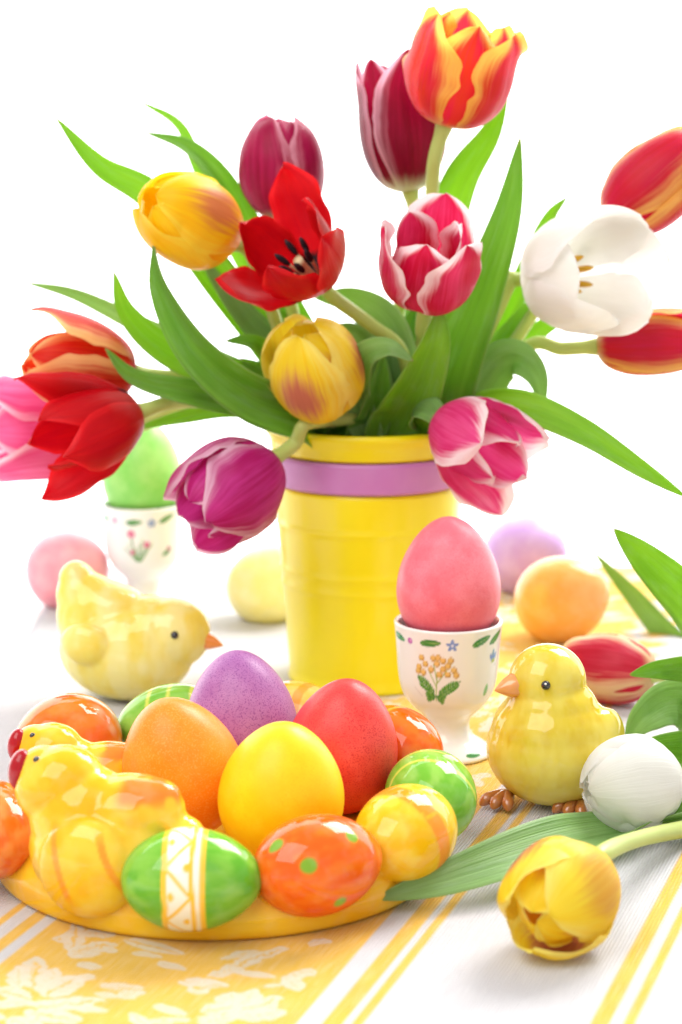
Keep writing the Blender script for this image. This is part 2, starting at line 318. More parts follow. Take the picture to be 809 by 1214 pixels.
# ------------------------------------------------------------------ tablecloth
SA = R_(19.0); CS, SN = math.cos(SA), math.sin(SA)
def st_of(x, y): return x * CS - y * SN, x * SN + y * CS
def make_cloth():
    m, nt, b, out = newmat('damask_cotton'); nb = NB(nt)
    a = nb.n('ShaderNodeAttribute', attribute_name='Col').outputs['Color']
    tc = nb.n('ShaderNodeTexCoord').outputs['Object']
    mp = nb.n('ShaderNodeMapping'); nt.links.new(tc, mp.inputs[0]); mp.inputs['Rotation'].default_value = (0, 0, SA)
    sp = nb.n('ShaderNodeSeparateXYZ'); nt.links.new(mp.outputs[0], sp.inputs[0])
    k = 2 * math.pi / .0013
    wob = nb.m('MULTIPLY', nb.noise(tc, 120, 2), 1.2)
    wx = nb.m('SINE', nb.m('ADD', nb.m('MULTIPLY', sp.outputs[0], k), wob)); wy = nb.m('SINE', nb.m('ADD', nb.m('MULTIPLY', sp.outputs[1], k * .8), wob))
    h = nb.m('ADD', nb.m('MULTIPLY', wx, .7), nb.m('MULTIPLY', wy, .45))
    slub = nb.noise(nb.vec(nb.m('MULTIPLY', sp.outputs[0], 1500.), nb.m('MULTIPLY', sp.outputs[1], 60.), 0.), 1., 3)
    c = nb.mix(nb.step(-1.1, .4, h, .42, 0.), a, nb.mix(1., a, (.80, .76, .80), 'MULTIPLY'))
    c = nb.mix(nb.m('MULTIPLY', nb.step(.4, .75, slub), .14), c, (1, 1, 1))
    nb.put(b.inputs['Base Color'], c); nb.put(b.inputs['Roughness'], .85); nb.put(b.inputs['Specular IOR Level'], .2); nb.put(b.inputs['Sheen Weight'], .15)
    nb.put(b.inputs['Normal'], nb.bump(nb.m('ADD', h, slub), .7, .0005))
    # sheet: fine grid on the near visible patch, coarse elsewhere
    xs = np.unique(np.round(np.concatenate([np.linspace(-17.6, -14, 8), np.arange(-14, 3, .05), np.arange(3, 15, .1), np.linspace(15, 64, 60)]), 4))
    ys = np.unique(np.round(np.concatenate([np.linspace(40, 62, 24), np.arange(62, 77, .05), np.arange(77, 92, .12), np.arange(92, 133, .35)]), 4))
    # the sheet runs over the far table edge and hangs down
    drop = [(133.6, -.05), (134.1, -.5), (134.3, -1.2), (134.35, -3.), (134.4, -8.), (134.5, -16.)]
    rows = [(y, 0.) for y in ys] + drop
    X = np.tile(xs, len(rows)); Yv = np.repeat([r[0] for r in rows], len(xs)); Z = np.repeat([r[1] for r in rows], len(xs))
    Yt = np.repeat(np.concatenate([ys, 133.6 + np.array([.1, .8, 1.5, 3.4, 8.4, 16.4])]), len(xs))
    s, t = st_of(X, Yt)
    wave = .10 * np.sin(X * .31 + .5) * np.sin(Yv * .22 + 1) + .05 * (fbm(np.stack([X, Yv, X * 0], 1), .35, 5, 2) - .5) * 2
    far = sm(92, 110, Yv) * sm(60, 50, np.abs(X))
    Zc = Z + np.where(Z == 0, .10 * wave * (.3 + far), 0)
    # turned-up soft hem along the left edge
    me = mesh('tablecloth', np.stack([X, Yv, Zc], 1), gridfaces(len(xs), len(rows)))
    white = np.array([.66, .655, .68]); yel = np.array([.83, .50, .05]); cream = np.array([.84, .70, .45])
    col = np.tile(white, (len(X), 1))
    aa = .05
    def band(a, b2): return sm(a - aa, a + aa, s) * (1 - sm(b2 - aa, b2 + aa, s))
    bnd = band(-33.5, -22.15)
    for a, b2 in ((-34.55, -34.0), (-35.5, -35.15), (-21.36, -20.72), (-20.45, -20.1), (-13.17, -12.58), (-12.16, -11.80), (-3, 8), (9, 9.6), (10.1, 10.4)):
        bnd = np.maximum(bnd, band(a, b2))
    f = np.zeros(len(X))
    def g(q): zx, zy = q; p = G(zx / 1.926, 1020 + zy / 1.926); return (p[0], p[1])
    sel = np.where((s > -34) & (s < -21.5) & (Z == 0))[0]; t0 = st_of(*G(80, 1110)[:2])[1]
    kk = np.floor((t[sel] - (t0 - 7.5)) / 11.5); xx = X[sel] - kk * 11.5 * SN; yy = Yv[sel] - kk * 11.5 * CS; ff = np.zeros(len(sel))   # the spray repeats along the band
    wob = (fbm(np.stack([xx, yy, xx * 0], 1), 3.2, 9, 2) - .5) * .34; xx = xx + wob; yy = yy - wob
    def L(a, b2, wd):                      # a woven leaf: outline with midrib and side veins left yellow
        nonlocal ff; p, q = np.array(g(a)), np.array(g(b2)); m_ = lens(xx, yy, p, q, wd * 1.05, .025); d = q - p; ln = np.hypot(*d); dn = d / ln; nn = np.array([-dn[1], dn[0]])
        m_ = m_ * (1 - .9 * line(xx, yy, p + d * .08, p + d * .86, .045, .025))
        if wd > .55:
            for k_ in range(3):
                o_ = p + d * (.22 + .2 * k_)
                for sg in (-1, 1): m_ = m_ * (1 - .8 * line(xx, yy, o_, o_ + (dn * .5 + nn * sg) * wd * .42, .035, .02))
        ff = np.maximum(ff, m_)
    def D(c, r):
        nonlocal ff; ff = np.maximum(ff, disc(xx, yy, g(c), r, .035))
    def cut(a, b2, wd):
        nonlocal ff; ff = ff * (1 - line(xx, yy, g(a), g(b2), wd, .03))
    for a, b2, wd in (
        ((160, 205), (178, 142), .75), ((125, 182), (190, 175), .65), ((155, 218), (265, 190), 1.15), ((190, 165), (262, 170), .8), ((225, 200), (268, 208), .5),
        ((285, 180), (420, 215), .75), ((360, 233), (420, 248), .5), ((182, 238), (228, 244), .55), ((180, 262), (222, 270), .5), ((300, 210), (372, 222), .4),
        ((70, 290), (80, 218), .95), ((40, 290), (40, 240), .7), ((100, 310), (180, 262), 1.25), ((90, 300), (130, 245), .8), ((0, 290), (70, 318), .8), ((-30, 330), (80, 325), .9),
        ((80, 335), (240, 318), 1.0), ((60, 345), (190, 368), 1.0), ((20, 360), (100, 395), 1.0), ((0, 365), (-50, 350), .8), ((150, 330), (250, 345), .5),
        ((228, 285), (330, 292), .6), ((270, 312), (328, 298), .6), ((215, 302), (275, 312), .35),
        ((405, 275), (520, 285), .8), ((430, 300), (495, 278), .9), ((470, 262), (560, 248), .7), ((520, 245), (655, 198), .7), ((545, 255), (632, 268), .5), ((500, 225), (590, 205), .45),
        ((645, 275), (720, 250), .7), ((650, 265), (690, 298), .8), ((705, 195), (750, 180), .5), ((600, 290), (640, 282), .3),
        ((520, 350), (530, 300), 1.0), ((530, 340), (590, 295), 1.0), ((560, 350), (640, 310), 1.0), ((540, 360), (655, 345), .9), ((460, 345), (540, 330), .9), ((455, 372), (540, 355), .8),
        ((350, 330), (420, 350), .5), ((330, 372), (430, 360), .6), ((300, 350), (345, 385), .5)): L(a, b2, wd)
    for a, b2 in (((75, 300), (85, 235)), ((100, 312), (165, 275)), ((5, 300), (70, 318)), ((85, 335), (220, 322)), ((170, 208), (255, 192)), ((165, 195), (177, 150)), ((290, 183), (410, 213)),
                  ((545, 345), (630, 318)), ((470, 345), (535, 335)), ((70, 348), (180, 366)), ((530, 243), (640, 205)), ((235, 290), (318, 294)), ((440, 290), (500, 283))): cut(a, b2, .09)
    for c in ((95, 322), (78, 330), (548, 342), (535, 350)):
        D(c, .18)
    f[sel] = ff
    # woven ground: yellow threads over white, softer repeats of the same flower sprays deeper in the cloth
    bt = bnd * (1 - .74 * f)
    n = fbm(np.stack([X, Yv, X * 0], 1), 1.2, 3, 2)
    col = lerp(white, yel, bt) if False else (white * (1 - bt)[:, None] + (yel * (.93 + .14 * n)[:, None]) * bt[:, None])
    col = np.where((f * bnd > .4)[:, None], col * .5 + cream * .5, col)
    paint(me, col); o = obj('tablecloth', me, m)
    sd = o.modifiers.new('t', 'SOLIDIFY'); sd.thickness = .0006; sd.offset = -1
    tag(o, 'white cotton tablecloth with yellow stripes and a yellow floral damask band', 'tablecloth')
make_cloth()

# ------------------------------------------------------------------ tulip builder
def bez(x, xs, ys): return np.interp(x, xs, ys)
AV = [0, .06, .18, .38, .62, .82, 1.0]
def petal(L, R, phi, flare=0, tip=0., wid=1.12, seed=0, scale=1., ripple=.05, point=.5, curl=0., nu=21, nv=45):
    rg = np.random.RandomState(seed)
    al = np.array([80, 64, 28, 6, -6, -17 + tip * .5, -54 + tip])     # meridian direction, degrees outward
    vv = np.linspace(0, 1, 81); A = np.radians(np.interp(vv, AV, al))
    A = np.convolve(np.pad(A, 4, 'edge'), np.ones(9) / 9, 'valid')
    r0 = .10 * R; dr, dz = np.sin(A), np.cos(A); rr = r0 + np.cumsum(dr) / 81; zz = np.cumsum(dz) / 81
    closed = np.radians(np.interp(vv, AV, [80, 64, 28, 6, -6, -17, -54])); zc = np.cumsum(np.cos(closed)) / 81; rc_ = np.cumsum(np.sin(closed)) / 81
    kz = L / zc.max(); kr = (R - r0) / rc_.max()
    fl = np.radians(flare) * sm(.0, .45, vv) + np.radians(curl) * sm(.6, 1, vv)
    dR = (np.sin(A) * kr * np.cos(fl) + np.cos(A) * kz * np.sin(fl)) / 81 * scale; dZ = (-np.sin(A) * kr * np.sin(fl) + np.cos(A) * kz * np.cos(fl)) / 81 * scale
    pr = r0 + np.cumsum(dR); pz = np.cumsum(dZ)
    v = np.linspace(0, 1, nv) ** .95; r = np.interp(v, vv, pr); z = np.interp(v, vv, pz)
    tr = np.gradient(r); tz = np.gradient(z); ln = np.hypot(tr, tz) + 1e-9; tr /= ln; tz /= ln
    W = wid * R
    t = np.clip((v - .52) / .48, 0, 1)
    wv = np.where(v < .52, .34 + .66 * np.sin(np.clip(v / .52, 0, 1) * math.pi / 2) ** 1.1, (1 - t ** 2.5) ** .55 * (1 - point * .4 * t ** 2.5))
    wv = W * np.maximum(wv, .0); wj = 1 + .035 * np.sin(v * 15 + seed) + .015 * np.sin(v * 27 + 2 * seed); wj = wj + .02 * np.convolve(rg.randn(nv + 2), [.3, .4, .3], 'valid'); wv = wv * (1 + (wj - 1) * sm(.35, .7, v))
    rc = np.clip(r, .78 * R, 1.25 * R)
    u = np.linspace(-1, 1, nu); ph1, ph2 = rg.uniform(0, 6.28, 2); skew = rg.uniform(-.08, .08)
    out = []
    for j in range(nv):
        a = np.clip(wv[j] * u / rc[j], -1.45, 1.45)
        inw = rc[j] * (1 - np.cos(a)); tan = rc[j] * np.sin(a) + skew * L * v[j] ** 2 * .5
        rp = ripple * R * (np.abs(u) ** 3 * (np.sin(v[j] * 9 + ph1 + u) + .5 * np.sin(v[j] * 23 + ph2 + 2 * u)) * sm(.2, .6, v[j]) + .5 * np.sin(u * 3 + ph2) * v[j] ** 2)
        rib = -.035 * R * np.exp(-(u / .10) ** 2) * sm(.1, .4, v[j]) * (1 - v[j] * .5)
        inw = inw + rp - rib * .8
        tipn = (np.abs(u) * .0)
        x = r[j] - tz[j] * inw; zq = z[j] + tr[j] * inw + tipn
        out.append(np.stack([x, tan, zq], 1))
    q = np.concatenate(out); c, s = math.cos(phi), math.sin(phi)
    q = np.stack([q[:, 0] * c - q[:, 1] * s, q[:, 0] * s + q[:, 1] * c, q[:, 2]], 1)
    uv = np.stack([np.tile((u + 1) / 2, nv), np.repeat(v, nu)], 1)
    return q, gridfaces(nu, nv), uv
def add_mesh(name, v, f, mat, parent, uv=None, solid=0):
    me = mesh(name, v - org(parent), f)
    if uv is not None: setuv(me, uv)
    o = obj(name, me, mat, parent)
    if solid: sd = o.modifiers.new('t', 'SOLIDIFY'); sd.thickness = solid * S; sd.offset = 0
    return o
SEED = [100]
def flower(root, base, tip, R, mat, L=None, roll=0., flares=(0,) * 6, tipa=0., curls=(0,) * 6, scales=(1,) * 6, wid=1.12, ripple=.05, point=.5, stamens=None, inner=.88, itip=0.,  hint=(0, 0, 1)):
    axis = tip - base; L = L or np.linalg.norm(axis); M = frame_to(axis, hint)
    for i in range(6):
        outer = i % 2 == 0; SEED[0] += 1; rg = np.random.RandomState(SEED[0])
        q, f, uv = petal(L * (1 if outer else .97), R * (1 if outer else inner), R_(roll + 60 * i + rg.uniform(-5, 5)), flares[i] + rg.uniform(-2, 2), tipa + (0 if outer else itip) + rg.uniform(-5, 5), wid, SEED[0], scales[i], ripple, point, curls[i])
        add_mesh('petal', q @ M.T + base, f, PET[mat], root, uv)
    if stamens:
        n = unit(axis)
        pv, pf = tube(catmull([base + n * .1, base + n * L * .2, base + n * L * .42], 8), [.16, .19, .20, .20, .20, .19, .22, .26], 10)
        add_mesh('pistil', pv, pf, PIST, root)
        for k in range(6):
            a = R_(60 * k + 20 + roll); d = M[:, 0] * math.cos(a) + M[:, 1] * math.sin(a)
            p0 = base + n * .15 + d * .3; p1 = base + n * L * .28 + d * (.55); p2 = base + n * L * .36 + d * .62; p3 = base + n * L * .58 + d * (.85)
            tv, tf = tube(catmull([p0, p1, p2], 6), .07, 6); st = add_mesh('stamen', tv, tf, stamens[0], root)
            tv, tf = tube(catmull([p2, (p2 + p3) / 2, p3], 7), [.05, .13, .16, .16, .15, .12, .04], 8); add_mesh('anther', tv, tf, stamens[1], st)
    # receptacle
    rv, rf = sphere(base + unit(axis) * .06, (.34, .34, .22), M, 14, 8); add_mesh('receptacle', rv, rf, STEM, root)
def stem(root, pts, rad=.33):
    c = catmull(pts, 8 * len(pts)); n = len(c); q = np.linspace(0, 1, n); v, f = tube(c, rad * (1 + .05 * np.sin(q * 9) + .35 * np.exp(-(q / .05) ** 2)), 14); return add_mesh('stem', v, f, STEM, root)
CAMP = np.array([0, 0, CAM_H])
def leaf(root, pts, W, roll=0, roll1=None, fold=.35, mat=LEAF, prof='leaf', ripple=.06, seed=None, base_w=.6):
    SEED[0] += 1; rg = np.random.RandomState(seed or SEED[0]); nv, nu = 56, 13
    c = catmull(pts, nv); T = np.gradient(c, axis=0); u = np.linspace(-1, 1, nu); v = np.linspace(0, 1, nv); roll1 = roll if roll1 is None else roll1
    wv = W / 2 * (base_w + (1 - base_w) * sm(0, .4, v)) * np.clip(1 - v ** 2.3, 0, 1) ** .85 + .035
    ph = rg.uniform(0, 6.28, 3); out = []; prevS = None
    for j in range(nv):
        t = unit(T[j]); N = unit(CAMP - c[j]); Sd = unit(np.cross(t, N)); N = np.cross(Sd, t)
        if prevS is not None and np.dot(Sd, prevS) < 0: Sd = -Sd; N = -N
        prevS = Sd
        a = R_(roll + (roll1 - roll) * v[j]); S2 = Sd * math.cos(a) + N * math.sin(a); N2 = N * math.cos(a) - Sd * math.sin(a)
        fo = fold * (1 - .6 * v[j])
        off = fo * wv[j] * (np.sqrt(u * u + .02) - .14) * 1.3 + ripple * wv[j] * (np.abs(u) ** 2) * np.sin(v[j] * 11 + ph[0] + (u > 0) * 2) + .05 * wv[j] * np.sin(u * 4 + ph[1])
        out.append(c[j] + S2 * (wv[j] * u * math.cos(fo * .6))[:, None] + N2 * off[:, None])
    q = np.concatenate(out); uv = np.stack([np.tile((u + 1) / 2, nv), np.repeat(v, nu)], 1)
    return add_mesh('leaf', q, gridfaces(nu, nv), mat, root, uv, .035)

# ------------------------------------------------------------------ bucket
POT = np.array([(437 - 404.5) / 23.0, 106.6, 0.0]); PH, PR, PB = 13.4, 5.3, 4.05
def make_bucket():
    t = thing('flower_bucket', 'yellow metal bucket with a mauve band, filled with tulips', 'bucket', POT)
    m, nt, b, out = newmat('yellow_enamel'); nb = NB(nt); tc = nb.n('ShaderNodeTexCoord').outputs['Object']
    c = nb.mix(nb.m('MULTIPLY', nb.noise(tc, 60, 4, .6), .35), (.90, .80, .002), (.88, .72, .002))
    nb.put(b.inputs['Base Color'], c); nb.put(b.inputs['Roughness'], .34); nb.put(b.inputs['Coat Weight'], .35); nb.put(b.inputs['Coat Roughness'], .16)
    nb.put(b.inputs['Normal'], nb.bump(nb.noise(tc, 35, 3), .25, .0012))
    mm, nt, b, out = newmat('mauve_enamel'); nb = NB(nt); tc = nb.n('ShaderNodeTexCoord').outputs['Object']
    nb.put(b.inputs['Base Color'], nb.mix(nb.noise(tc, 70, 4, .6), (.50, .17, .50), (.58, .24, .56))); nb.put(b.inputs['Roughness'], .36); nb.put(b.inputs['Coat Weight'], .3); nb.put(b.inputs['Coat Roughness'], .15)
    nb.put(b.inputs['Normal'], nb.bump(nb.noise(tc, 40, 3), .2, .001))
    rad = lambda z: PB + (PR - .2 - PB) * z / PH
    zs = [.0, .12, .3] + list(np.linspace(.6, 10.1, 90)); prof = [(PB - .35, .12), (PB - .25, 0.0)]
    for z in zs:
        e = sum(.05 * math.exp(-((z - q) / .16) ** 2) for q in (5.2, 6.0, 8.3)) + .12 * math.exp(-((z - .15) / .2) ** 2)
        prof.append((rad(z) + e, z))
    prof += [(rad(10.3) - .02, 10.3), (rad(10.3) - .4, 10.35), (rad(10) - .4, 10.0), (rad(2) - .3, .6), (.02, .5)]
    obj('body', lathe('bucket_body', prof, 96), m, t)
    z0, z1 = 10.36, 11.95
    bp = [(rad(z0) - .3, z0), (rad(z0) + .02, z0), (rad(z0) + .16, z0 + .08), (rad(z0) + .2, z0 + .2)] + [(rad(z) + .17 + .02 * math.sin((z - z0) / (z1 - z0) * math.pi), z) for z in np.linspace(z0 + .25, z1 - .2, 8)] + \
         [(rad(z1) + .17, z1 - .08), (rad(z1) + .04, z1), (rad(z1) - .3, z1), (rad(z1) - .3, z0)]
    obj('band', lathe('bucket_band', bp, 96), mm, t)
    z2 = 12.0; rp = [(rad(z2) - .25, z2), (rad(z2) - .05, z2), (rad(z2) + .02, z2 + .15), (rad(z2) + .05, z2 + .5), (PR - .06, PH - .5), (PR + .06, PH - .36), (PR + .11, PH - .2), (PR + .07, PH - .06), (PR - .03, PH), (PR - .14, PH - .06), (PR - .2, PH - .3), (rad(z2) - .25, z2 + .1)]
    obj('rim', lathe('bucket_rim', rp, 96), m, t)
make_bucket()
def inpot(ang, r=1.6, z=5.0):              # a foot point of a stem inside the bucket
    return POT + np.array([r * math.cos(R_(ang)), r * math.sin(R_(ang)), z])
def mouth(ang, r=3.2, z=13.2): return POT + np.array([r * math.cos(R_(ang)), r * math.sin(R_(ang)), z])
VG = 'tulips arranged in the yellow bucket'
def vase_tulip(label, mat, base, tip, R, mid, ang, r=3.0, bend=1.6, **k):
    base = P(*base); tip = P(*tip)
    t = thing('tulip', label, 'tulip', inpot(ang), VG)
    flower(t, base, tip, R, mat, **k)
    n = unit(tip - base); pts = [base + n * .1, base - n * bend] + [P(*q) for q in mid] + [mouth(ang, r), (mouth(ang, r) + inpot(ang)) / 2, inpot(ang)]
    stem(t, pts); return t
def vl(t, pts, W, ang, r=3.4, **k):        # a leaf: pixel-measured points from the tip down to the bucket mouth
    q = [P(*p) for p in pts][::-1]; leaf(t, [inpot(ang, 2.0, 8.5), mouth(ang, r, 12.6)] + q, W, **k)

t1 = vase_tulip('yellow tulip bud with orange blush leaning above the fully open red tulip', 'yellow', (272, 288, 103), (174, 232, 99.5), 2.2, [(330, 390, 105)], 170, roll=20, tipa=-8, flares=(0, 0, 2, 0, 1, 0))
t2 = vase_tulip('upright magenta tulip bud with pale edges behind the fully open red tulip', 'magenta', (336, 262, 107), (333, 138, 107.5), 2.15, [(350, 380, 107)], 130, roll=35, tipa=-6)
t3 = vase_tulip('wide open red tulip showing black stamens and cream pistil', 'red', (378, 334, 102), (318, 272, 98.9), 2.0, [(440, 385, 103), (478, 420, 104)], 340, 2.2, L=4.7, roll=-8, flares=(26, 12, 36, 10, 30, 16), tipa=20, curls=(6, 0, 16, 0, 8, 0), stamens=(PIST, ANTH), point=1.5, ripple=.09, wid=.86)
t4 = vase_tulip('tall dark plum tulip with white base beside the red and yellow tulip at the top', 'plum', (487, 228, 107), (467, 72, 107.5), 2.15, [(480, 330, 107)], 70, 2.0, roll=-75, tipa=40, flares=(1, 0, 10, 0, 1, 3), wid=1.0, point=1.1)
t5 = vase_tulip('topmost upright red tulip with ragged yellow petal edges', 'sunset', (527, 149, 103), (563, 26, 102), 2.45, [(512, 235, 104), (505, 380, 105)], 20, 1.6, roll=40, tipa=30, flares=(6, 2, 8, 0, 5, 3), ripple=.12, wid=1.0, point=.7)
t6 = vase_tulip('crimson tulip with white petal edges cupped open before the large upright leaf', 'rose', (504, 360, 100), (514, 262, 97.2), 2.22, [(500, 420, 102.5)], 300, 2.4, L=4.6, roll=65, tipa=40, flares=(5, -4, 7, -2, 5, -4), ripple=.06, inner=.82, wid=1.02)
t7 = vase_tulip('large open white tulip with yellow stamens', 'white', (634, 330, 104), (722, 322, 100.2), 2.45, [(605, 335, 105), (570, 410, 105.5)], 10, 3.4, L=5.6, roll=0, tipa=18, scales=(1.1, 1.08, 1, .98, 1, 1.05), flares=(15, 17, 14, 18, 10, 18), wid=1.25, stamens=(PIST, ANTHY), ripple=.04, point=.1)
t8 = vase_tulip('red tulip bud with yellow edges above the large white tulip', 'flame', (722, 266, 105), (835, 165, 105), 2.1, [(640, 360, 106), (590, 430, 106)], 30, 3.6, roll=25, tipa=0)
t9 = vase_tulip('red tulip bud on a yellowish stem below the large white tulip', 'flame', (706, 411, 104), (850, 402, 103.4), 1.6, [(620, 413, 105)], 0, 3.6, roll=50, tipa=0)
t10 = vase_tulip('golden yellow tulip with pinkish blotch just above the bucket rim', 'blushed', (392, 488, 102.3), (353, 376, 99.4), 2.25, [(425, 497, 103.6)], 262, 2.0, bend=.5, L=5.4, roll=30, tipa=-8, flares=(0, 0, 5, 0, 4, 0), wid=1.18)
t11 = vase_tulip('drooping violet tulip hanging over the bucket beside its mauve band', 'violet', (322, 546, 100.2), (220, 622, 96.8), 2.32, [(362, 503, 101), (395, 500, 103)], 210, 2.8, L=5.3, roll=10, tipa=16, flares=(2, -2, 6, 0, 3, -3), ripple=.09)
t12 = vase_tulip('pink tulip with white petal tips drooping over the bucket rim', 'pink', (527, 500, 101), (622, 560, 96.5), 2.05, [(500, 492, 103.5)], 320, 3.0, L=5.1, roll=30, tipa=36, flares=(8, -4, 12, -2, 10, 0), ripple=.1, wid=1.0)
t13 = vase_tulip('open bright red tulip drooping sideways before the green egg in its cup', 'red', (165, 489, 101), (42, 528, 98), 1.9, [(240, 476, 102), (330, 485, 104)], 190, 3.2, L=5.4, roll=0, tipa=22, flares=(16, 2, 26, 6, 24, 2), wid=.86, point=1.9, curls=(0, 0, 8, 0, 10, 0))
t14 = vase_tulip('red and cream tulip with a curled back petal leaning sideways', 'ember', (160, 442, 104.5), (30, 426, 102.5), 1.95, [(250, 450, 105), (330, 470, 105.5)], 180, 3.2, roll=80, tipa=0, flares=(16, 0, 0, 0, 0, 0), curls=(18, 0, 0, 0, 0, 0), wid=1.1, point=.9)
t15 = vase_tulip('soft pink tulip partly hidden behind the drooping red tulip', 'candy', (132, 506, 108), (-12, 514, 107), 2.3, [(240, 480, 108)], 175, 3.2, roll=70, tipa=26, flares=(10, 0, 14, 0, 8, 0), wid=1.0)
# leaves (tip first)
vl(t1, [(67, 140, 106), (118, 196, 106), (185, 237, 106), (265, 335, 106), (345, 440, 106)], 2.3, 175, mat=LEAF3, roll=15, roll1=-10, fold=.3)
vl(t2, [(168, 121, 111), (213, 148, 110.5), (238, 200, 110), (290, 310, 109), (370, 440, 108)], 1.2, 130, mat=LEAF3, roll=40, roll1=30)
vl(t2, [(173, 157, 108), (228, 178, 108), (275, 235, 108), (330, 350, 108), (385, 460, 107)], 2.1, 150, mat=LEAF, roll=25, roll1=-45)
vl(t10, [(182, 288, 100), (193, 345, 100), (235, 415, 100), (300, 470, 101.2), (370, 497, 103)], 2.9, 215, 3.0, mat=LEAF, roll=-45, roll1=60, fold=.55, base_w=.75)
vl(t15, [(135, 322, 104), (152, 372, 104), (200, 415, 104), (280, 450, 104.5), (350, 480, 105)], 2.3, 185, mat=LEAF3, roll=-30, roll1=20, fold=.4)
vl(t14, [(32, 335, 109), (92, 349, 109), (165, 383, 108.5), (250, 425, 108), (340, 470, 107)], 1.7, 165, mat=LEAF2, roll=10, roll1=40)
vl(t13, [(125, 413, 101), (160, 448, 101), (230, 466, 101.5), (310, 480, 103), (370, 500, 104)], 2.0, 200, mat=LEAF, roll=30, roll1=-25, fold=.45)
vl(t11, [(160, 508, 104), (215, 494, 104), (280, 482, 104.5), (350, 492, 105)], 1.4, 195, mat=LEAF3, roll=20)
vl(t5, [(602, 112, 107), (580, 160, 107), (545, 215, 107), (520, 300, 107), (500, 420, 107)], 2.6, 60, 2.0, mat=LEAF3, roll=20, roll1=-15)
vl(t6, [(617, 163, 103), (603, 250, 102.5), (572, 345, 102.5), (540, 430, 103), (520, 490, 104)], 3.3, 330, 3.0, mat=LEAF, roll=-12, roll1=25, fold=.35, base_w=.8)
vl(t7, [(672, 234, 107.5), (650, 262, 107.5), (622, 330, 107), (590, 410, 107), (560, 470, 107)], 1.7, 20, 3.4, mat=LEAF3, roll=30)
vl(t7, [(690, 370, 109), (650, 385, 109), (610, 415, 108.5), (560, 465, 108)], 1.7, 30, 3.2, mat=LEAF3, roll=0)
vl(t12, [(522, 363, 98.8), (516, 405, 99.3), (498, 455, 101), (480, 492, 103)], 3.1, 290, 3.0, mat=LEAF3, roll=5, roll1=-15, fold=.5, base_w=.75)
vl(t10, [(490, 428, 99.5), (460, 412, 100), (430, 425, 101), (420, 470, 103)], 1.8, 270, 3.0, mat=LEAF2, roll=-10, roll1=15, fold=.4)
vl(t12, [(532, 516, 99.6), (518, 494, 100), (500, 482, 101.5), (482, 490, 103)], 2.2, 300, 3.0, mat=LEAF2, roll=15, fold=.3)
vl(t9, [(645, 486, 103.5), (636, 445, 103.5), (612, 424, 104), (585, 436, 104.5), (555, 480, 105)], 2.7, 340, 3.6, mat=LEAF2, roll=-20, roll1=0, fold=.2, base_w=.7)
vl(t12, [(815, 590, 98), (760, 556, 98.5), (690, 512, 99.5), (620, 484, 101), (565, 490, 103)], 2.0, 335, 3.6, mat=LEAF3, roll=30, roll1=10, fold=.4)
vl(t3, [(268, 404, 102), (300, 405, 102), (330, 428, 103), (372, 470, 104.5)], 1.5, 220, 3.0, mat=LEAF, roll=-50, roll1=10, fold=.4)
vl(t1, [(235, 300, 105.5), (275, 355, 105.5), (325, 410, 105.5), (385, 470, 106)], 2.0, 160, 2.8, mat=LEAF2, roll=35, roll1=-20)
vl(t3, [(372, 352, 106), (420, 358, 105.5), (458, 390, 105), (470, 460, 105)], 3.2, 20, 1.8, mat=LEAF2, roll=10, roll1=20, fold=.3)
vl(t4, [(500, 352, 106), (480, 400, 105.5), (460, 450, 105.5)], 2.4, 90, 1.2, mat=LEAF, roll=-20, fold=.4)
vl(t4, [(440, 350, 107), (445, 400, 107), (440, 455, 106.5)], 2.6, 110, 1.4, mat=LEAF, roll=15, fold=.4)
vl(t2, [(330, 365, 107), (370, 420, 106.5), (400, 470, 106)], 2.4, 150, 2.6, mat=LEAF3, roll=-15, fold=.3)
vl(t8, [(640, 345, 106), (600, 400, 106), (560, 455, 106)], 2.0, 10, 3.0, mat=LEAF3, roll=30, fold=.4)
vl(t6, [(455, 420, 102.5), (448, 460, 102.8), (440, 495, 103.4)], 2.2, 260, 2.8, mat=LEAF, roll=-25, fold=.5)
vl(t15, [(390, 425, 104), (395, 460, 104), (402, 495, 104.2)], 2.0, 230, 2.8, mat=LEAF, roll=25, fold=.5)

vl(t4, [(395, 385, 105), (425, 400, 104.6), (440, 440, 104.4), (442, 485, 104.4)], 2.6, 250, 2.0, mat=LEAF2, roll=10, fold=.35)
vl(t8, [(560, 395, 104.5), (548, 430, 104.5), (530, 480, 104.5)], 2.4, 340, 2.8, mat=LEAF3, roll=15, fold=.4)
vl(t14, [(285, 425, 104.5), (320, 450, 104.5), (365, 485, 104.6)], 2.4, 205, 3.2, mat=LEAF3, roll=-10, fold=.4)

# loose tulips lying on the cloth
LG = 'cut tulips lying on the tablecloth'
def loose(label, mat, base, tip, R, stems, origin, **k):
    t = thing('tulip', label, 'tulip', origin, LG); flower(t, base, tip, R, mat, **k)
    n = unit(tip - base); stem(t, [base + n * .1, base - n * 1.4] + stems, .34); return t
b = G(777, 800, 1.75); tp = G(668, 786, 1.75)
l1 = loose('red and cream striped tulip lying on the cloth behind the seated chick', 'striped', b, tp, 1.72, [b + np.array([4, -.4, -.9]), b + np.array([11, -1.5, -1.35])], (b[0], b[1], 0), roll=35, tipa=2)
l1_ = b + np.array([9, -1.2, -1.2]); b = G(806, 925, 2.15); tp = G(690, 936, 2.1)
l2 = loose('closed white tulip bud lying beside the seated chick', 'white', b, tp, 2.05, [b + np.array([3.2, .8, .1]), b + np.array([9, 3, -.8])], (b[0], b[1], 0), roll=20, tipa=-18, wid=1.25, point=.2); b2_ = b + np.array([8, 2.7, -.7])
b = P(698, 1030, 71.6); tp = P(630, 1096, 68.0)
